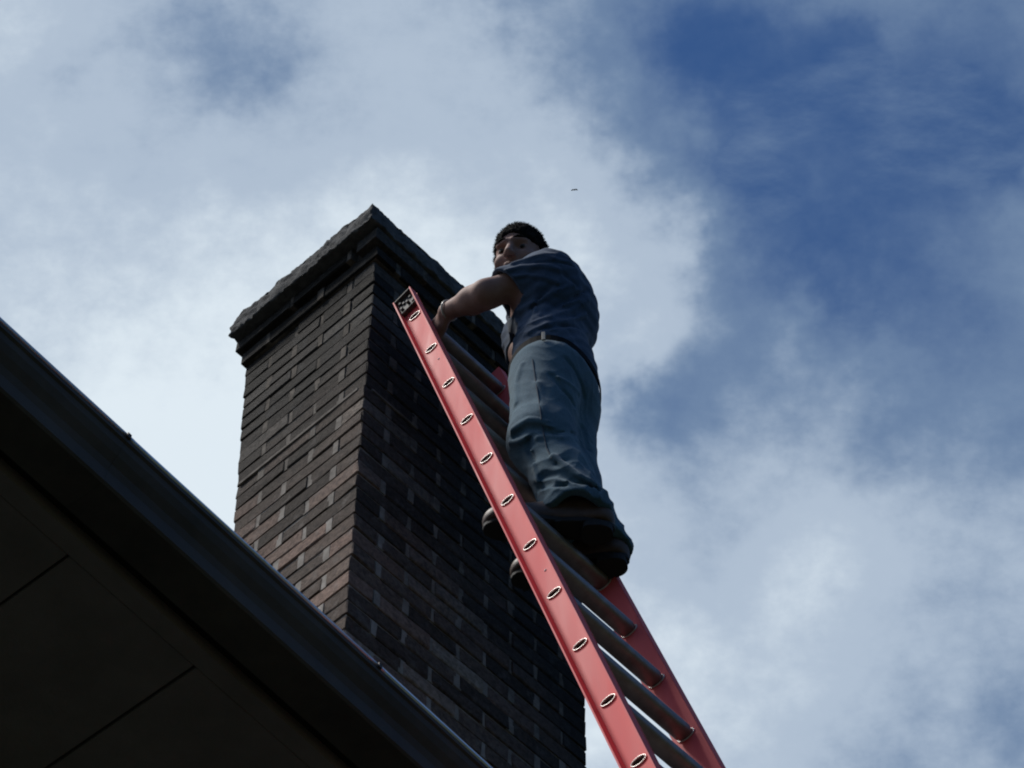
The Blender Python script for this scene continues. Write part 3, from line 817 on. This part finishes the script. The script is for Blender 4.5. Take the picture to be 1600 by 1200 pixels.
for sd in (-1, 1):
    bm = bmesh.new(); tube(bm, [HP(.012 * sd, .0975, .022), HP(.026 * sd, .0935, .027), HP(.041 * sd, .084, .026), HP(.053 * sd, .072, .020)], [.0025, .0042, .0040, .002], 8)
    link('eyebrow', bm_mesh('eyebrow', bm), M_hair, person, True)
    bm = bmesh.new(); bmesh.ops.create_uvsphere(bm, u_segments=16, v_segments=10, radius=.0120 * HK)
    bmesh.ops.translate(bm, vec=Vector(HP(.0335 * sd, .0685, -.003)), verts=bm.verts)
    e = link('eye', bm_mesh('eye', bm), M_eye, person, True)
    bm = bmesh.new(); bmesh.ops.create_uvsphere(bm, u_segments=12, v_segments=8, radius=.0062 * HK)
    bmesh.ops.translate(bm, vec=Vector(HP(.0335 * sd, .0760, -.006)), verts=bm.verts)
    i_ = bpy.data.objects.new('iris', bm_mesh('iris', bm)); i_.data.materials.append(M_iris); C.objects.link(i_); i_.parent = e

# shirt: a shell over trunk and upper arms
S = Field(W(-.22, 4.56, .78), W(.37, 5.28, 1.68), .0042)
def trunk(F, k=.05):
    F.cap(J['neck'] + Z * .01, J['chest'], .070, .125, .05)
    F.cap(J['shL'] - Z * .018, J['shR'] - Z * .01, .072, .070, .05)
    F.ell(J['chest'] + np.array([.028, .0, .03]), (.185, .140, .20), TAX, k)
    F.ell(J['waist'] + np.array([.004, 0, 0]), (.160, .126, .21), TAX, k)
    F.cap(J['pel'] + Z * .08, J['pel'] - Z * .02, .136, .142, .04)
trunk(S)
slL = J['shL'] + (J['elL'] - J['shL']) * .70
slR = J['shR'] + (J['elR'] - J['shR']) * .66
S.cap(J['shL'] - Z * .012, slL + nrm(J['elL'] - J['shL']) * .05, .076, .072, .05)
S.cap(J['shR'], slR, .074, .072, .04)
FOLDS = [([(786, 424), (812, 417), (842, 416), (872, 421)], .010, .009), ([(800, 412), (830, 402), (862, 398), (890, 404)], .008, .007),
         ([(792, 433), (822, 430), (850, 434), (872, 442)], .008, .007), ([(838, 410), (868, 409), (896, 416)], .007, -.006),
         ([(921, 436), (895, 446), (866, 458), (836, 474), (812, 486)], .010, .011), ([(920, 452), (894, 466), (868, 478), (846, 492)], .010, -.010),
         ([(919, 470), (890, 486), (860, 496), (834, 504), (808, 522)], .009, .010), ([(916, 492), (884, 502), (852, 508), (826, 520), (800, 546)], .008, .009),
         ([(836, 480), (831, 502), (815, 521), (800, 540)], .006, .006), ([(905, 512), (870, 510), (845, 514)], .007, -.007), ([(918, 520), (890, 514), (862, 516)], .006, .006),
         ([(860, 446), (846, 462), (832, 480)], .010, -.009), ([(806, 500), (812, 512)], .01, .006), ([(905, 470), (880, 476)], .007, .006), ([(882, 428), (902, 446)], .010, -.007)]
for p_, w_, h_ in FOLDS: S.fold(p_, w_ * .85, h_ * 1.25)
S.flush()
g = np.meshgrid(*[S.lo[i] + S.h * np.arange(S.n[i]) for i in range(3)], indexing='ij', sparse=True)
rid = lambda q: 1.2 - 2.4 * np.sqrt(np.abs(np.sin(q)) + .02)
wr = .5 * rid(g[2] * 24 - g[0] * 22 + g[1] * 18 + 1.6 * np.sin(g[0] * 24 + g[1] * 20)) + .6 * np.sin(g[2] * 70 + 22 * g[0] + 1.5 * np.sin(g[0] * 38 + g[1] * 30)) * np.sin(g[0] * 26 - g[1] * 31 + g[2] * 12) + .6 * np.sin(g[2] * 120 - g[1] * 90 + 2 * np.sin(g[0] * 50))
S.v -= (wr * .0022).astype(np.float32)
outer = S.v.copy()
S.v = np.maximum(outer, -(outer + .0125))
# hem, sleeve openings and collar
hemz = J['pel'][2] + .032
def hemfn(x, y, z): return hemz + .010 * np.sin(x * 31 + y * 17) + .006 * np.sin(y * 58 + 1) - z
S.put(hemfn, S.lo, S.lo + S.n * S.h, .006, 'int')
ax = nrm(J['elL'] - J['shL']); cutL = slL
def sleeve_cut(p, a, q0, q1, rad):
    """cut by a plane, but only within rad of the limb q0-q1"""
    f = plane_fn(p, a); cyl = cap_fn(np.array(q0, float), np.array(q1, float), rad, rad)
    return lambda x, y, z: np.where(cyl(x, y, z) < 0, f(x, y, z), -1.0)
S.put(sleeve_cut(slL, nrm(ax + np.array([0, -.0, -.38])), J['shL'] + ax * .10, J['elL'] + ax * .1, .098), S.lo, S.lo + S.n * S.h, .005, 'int')
S.put(sleeve_cut(slR, nrm(J['elR'] - J['shR']), J['shR'] + (J['elR'] - J['shR']) * .4, J['elR'], .10), S.lo, S.lo + S.n * S.h, .005, 'int')
nk = nrm(HC - J['neck'])
S.put(sleeve_cut(J['neck'] + nk * .050, nk, J['neck'], HC, .16), S.lo, S.lo + S.n * S.h, .005, 'int')
link('shirt', S.mesh('shirt'), M_shirt, person)

# jeans
T = Field(W(-.10, 4.60, .03), W(.40, 5.14, 1.10), .0042)
T.ell(J['pel'] + np.array([.002, 0, -.02]), (.160, .120, .15), TAX, .05)
T.cap(J['pel'] + Z * .07, J['pel'] - Z * .02, .126, .132, .05)
for sd, rr in (('L', (.116, .098, .090, .098)), ('R', (.106, .092, .086, .096))):
    h_, k_, a_ = J['hip' + sd], J['knee' + sd], J['ank' + sd]
    T.cap(h_, k_, rr[0], rr[1], .05)
    low = a_ + np.array([-.005, 0, -.015]); mid = k_ + (low - k_) * .55 + np.array([.012, 0, 0])
    T.cap(k_, mid, rr[1] * .96, rr[2], .05); T.cap(mid, low, rr[2], rr[3], .03)
    bk = low + np.array([.030, .0, -.010]); T.cap(low + Z * .06, bk, .085, .088, .04)
JF = [([(802, 682), (822, 668), (846, 668), (868, 676)], .011, -.017), ([(800, 672), (826, 656), (856, 660)], .012, .010), ([(797, 692), (812, 690), (824, 684)], .010, .014),
      ([(824, 686), (826, 706), (832, 724)], .012, -.013), ([(840, 684), (876, 684), (905, 692)], .010, .007), ([(868, 676), (900, 678), (925, 690)], .006, -.006),
      ([(864, 712), (884, 728), (908, 744), (930, 756)], .010, .016), ([(846, 742), (872, 738), (900, 752), (930, 768)], .014, -.022),
      ([(838, 762), (862, 754), (884, 762)], .014, -.018), ([(852, 786), (872, 768), (900, 764), (936, 778)], .009, .012),
      ([(850, 790), (890, 780), (925, 790), (950, 806)], .008, .012), ([(880, 774), (915, 778), (944, 794)], .008, -.012), ([(826, 700), (834, 730), (842, 762)], .010, .008),
      ([(862, 585), (878, 606), (898, 632)], .010, -.014), ([(872, 590), (890, 600), (905, 616)], .009, .008), ([(885, 560), (905, 590), (914, 620)], .010, -.010),
      ([(815, 570), (806, 600), (806, 630)], .016, .006), ([(840, 600), (846, 640), (856, 668)], .02, .005), ([(888, 716), (868, 724)], .007, -.008), ([(905, 640), (912, 668), (920, 700)], .012, -.012)]
for p_, w_, h_ in JF: T.fold(p_, w_ * .8, h_ * 1.2)
loopP = T.hit(850, 531)
T.flush()
g = np.meshgrid(*[T.lo[i] + T.h * np.arange(T.n[i]) for i in range(3)], indexing='ij', sparse=True)
lowf = np.clip((ZS + .42 - g[2]) / .30, .25, 1.0)
rid = lambda q: 1.2 - 2.4 * np.sqrt(np.abs(np.sin(q)) + .02)
wr = rid(g[2] * 42 + 16 * g[0] + 1.8 * np.sin(g[0] * 33 + g[1] * 41)) + .8 * rid(g[2] * 30 - g[1] * 30 + 1.5 * np.sin(g[0] * 44 + g[2] * 12) + 1)
T.v -= (wr * lowf * .0030).astype(np.float32)
outer = T.v.copy()
# open cuffs round the boots and an open waist
for sd in 'LR':
    a_ = J['ank' + sd]; T.cap(a_ + Z * .03, a_ - Z * .12 + np.array([.01, 0, 0]), .070, .075, .006, 'sub')
wz = J['pel'][2] + .034
T.put(lambda x, y, z: z - wz, T.lo, T.lo + T.n * T.h, .004, 'int')
T.put(lambda x, y, z: ZS + .062 + .010 * np.sin(x * 45) - z + 0 * y, T.lo, T.lo + T.n * T.h, .004, 'int')
seam = [T.hit(x, y) for x, y in ((832, 562), (834, 575), (836, 590), (839, 608), (842, 625), (844, 640), (846, 655), (848, 668), (850, 680), (852, 690), (854, 700), (858, 708), (862, 716))]
jeans = link('jeans', T.mesh('jeans'), M_denim, person)
bm = bmesh.new(); tube(bm, [p + nrm(CAM - p) * .0015 for p in seam if p is not None], .0022, 6)
sm = bpy.data.objects.new('side_seam', bm_mesh('side_seam', bm)); sm.data.materials.append(M_seam); C.objects.link(sm); sm.parent = jeans
# belt ring just under the hem
bm = bmesh.new(); NB = 56; ring = []
for i in range(NB):
    an = 2 * PI * i / NB; dd = ldir * math.cos(an) + fdir * math.sin(an)
    t = .05
    while t < .24 and T.sample(J['pel'] + Z * .012 + dd * t) < 0: t += .003
    ring.append((dd, t))
rad = np.array([t for _, t in ring]); rad = (rad + np.roll(rad, 1) + np.roll(rad, -1)) / 3
vs = []
for (dd, _), t in zip(ring, rad):
    c = J['pel'] + Z * .014
    vs.append([bm.verts.new(tuple(c + dd * (t + o) + Z * z)) for o, z in ((.001, -.016), (.005, -.014), (.005, .016), (.001, .018))])
for i in range(NB):
    a, b = vs[i], vs[(i + 1) % NB]
    for k in range(4): bm.faces.new((a[k], a[(k + 1) % 4], b[(k + 1) % 4], b[k]))
link('belt', bm_mesh('belt', bm), M_belt, person)
if loopP is not None:
    bm = bmesh.new(); od = nrm((loopP - J['pel']) * np.array([1, 1, 0])); sd_ = np.cross(Z, od)
    base = np.array([loopP[0], loopP[1], J['pel'][2] + .006])
    frame_box(bm, base, sd_, od, Z, -.006, .006, .004, .010, -.024, .022)
    bmesh.ops.bevel(bm, geom=list(bm.edges), offset=.0015, segments=1, affect='EDGES')
    lo_ = bpy.data.objects.new('belt_loop', bm_mesh('belt_loop', bm)); lo_.data.materials.append(M_loop); C.objects.link(lo_); lo_.parent = jeans

# boots
def boot(sd):
    h_, t_, a_ = J['heel' + sd], J['toe' + sd], J['ank' + sd]
    F = Field(np.minimum(np.minimum(h_, t_), a_) - .12, np.maximum(np.maximum(h_, t_), a_) + .16, .004)
    dr = nrm((t_ - h_) * np.array([1, 1, 0])); sdv = np.cross(Z, dr); AX = np.array([sdv, dr, Z])
    F.cap(h_ + Z * .012, a_ + Z * .10, .040, .052, .03)
    F.cap(h_ + Z * .005, t_ + Z * .004, .040, .044, .03)
    F.ell(t_ - dr * .03 + Z * .002, (.050, .068, .038), AX, .03)
    F.cap(a_ + Z * .00, t_ - dr * .06 + Z * .02, .044, .034, .04)
    base = ZS + .022
    F.put(lambda x, y, z: base - z + 0 * x + 0 * y, F.lo, F.lo + F.n * F.h, .006, 'int')
    o = link('boot', F.mesh('boot'), M_boot, person)
    # sole: outline swept with heel block
    bm = bmesh.new(); L = np.linalg.norm((t_ - h_)[:2]); out = []
    for i in range(36):
        an = 2 * PI * i / 36; c, s = math.cos(an), math.sin(an)
        y = L / 2 + (L / 2 + .046) * c
        wdt = .044 + .008 * math.sin((y / L) * PI * .9 - .5) if 0 < y < L else .046
        q = y / L
        wdt = .040 + .012 * np.clip(q, 0, 1) - .010 * math.exp(-((q - .38) / .18) ** 2)
        out.append((y, wdt * math.copysign(abs(s) ** .8, s)))
    o3 = h_.copy(); o3[2] = ZS
    def lvl(z, sc): return [bm.verts.new(tuple(o3 + dr * (L / 2 + (y - L / 2) * (1 + (sc - 1) * .3)) + sdv * x * sc + Z * z)) for y, x in out]
    rings = [lvl(.004, .96), lvl(.007, 1.02), lvl(.020, 1.02), lvl(.026, .97)]
    for a, b in zip(rings, rings[1:]):
        for i in range(36): bm.faces.new((a[i], a[(i + 1) % 36], b[(i + 1) % 36], b[i]))
    bm.faces.new(rings[0][::-1]); bm.faces.new(rings[-1])
    hp = []
    for i in range(24):
        an = 2 * PI * i / 24; c_, s_ = math.cos(an), math.sin(an)
        hp.append((.004 + (.044 if c_ < 0 else .046) * math.copysign(abs(c_) ** (1 if c_ < 0 else .35), c_), .037 * math.copysign(abs(s_) ** .8, s_)))
    extrude_profile(bm, [o3 + dr * y + sdv * x * .97 - Z * .016 for y, x in hp], [o3 + dr * y + sdv * x + Z * .006 for y, x in hp])
    for k in range(6):
        y = .11 + k * .030
        if y < L + .03: frame_box(bm, o3, dr, sdv, Z, y, y + .016, -.036, .036, -.001, .006)
    so = bpy.data.objects.new('sole', bm_mesh('sole', bm)); so.data.materials.append(M_sole); C.objects.link(so); so.parent = o
boot('L'); boot('R')
# wristband
bm = bmesh.new(); wd = nrm(J['wrL'] - J['elL']); c = J['wrL'] - wd * .012; x = nrm(np.cross(wd, Z)); y = np.cross(wd, x)
tube(bm, [c + .0345 * (math.cos(2 * PI * i / 28) * x + math.sin(2 * PI * i / 28) * y) for i in range(29)], .0032, 6)
link('wristband', bm_mesh('wristband', bm), M_band, person, True)

# ------------------------------------------------------------------ bird high above
bd = CAM + ray(897.5, 296.5) * 70
bird = thing('bird', 'tiny dark bird flying alone in the pale sky above the man', 'bird', tuple(bd))
bm = bmesh.new()
bup = np.cross(RT, ray(897.5, 296.5)); bfw = ray(897.5, 296.5)
tube(bm, [bd + bfw * y + bup * z for y, z in ((-.07, .012), (-.04, .006), (.0, 0), (.045, -.004), (.085, -.004))], [.005, .017, .021, .014, .008], 8)
for sx in (-1, 1):
    a = bd - bfw * .02; b = a + RT * .045 * sx + bup * (.016 + .006 * sx); c = b + RT * .040 * sx - bup * .030 + bfw * .03; d_ = a + bfw * .045
    v = [bm.verts.new(tuple(p + bup * dz)) for p in (a, b, c, d_) for dz in (-.006, .006)]
    for q in ((0, 2, 4, 6), (7, 5, 3, 1), (0, 1, 3, 2), (2, 3, 5, 4), (4, 5, 7, 6), (6, 7, 1, 0)): bm.faces.new([v[i] for i in q])
link('body', bm_mesh('body', bm), M_bird, bird)
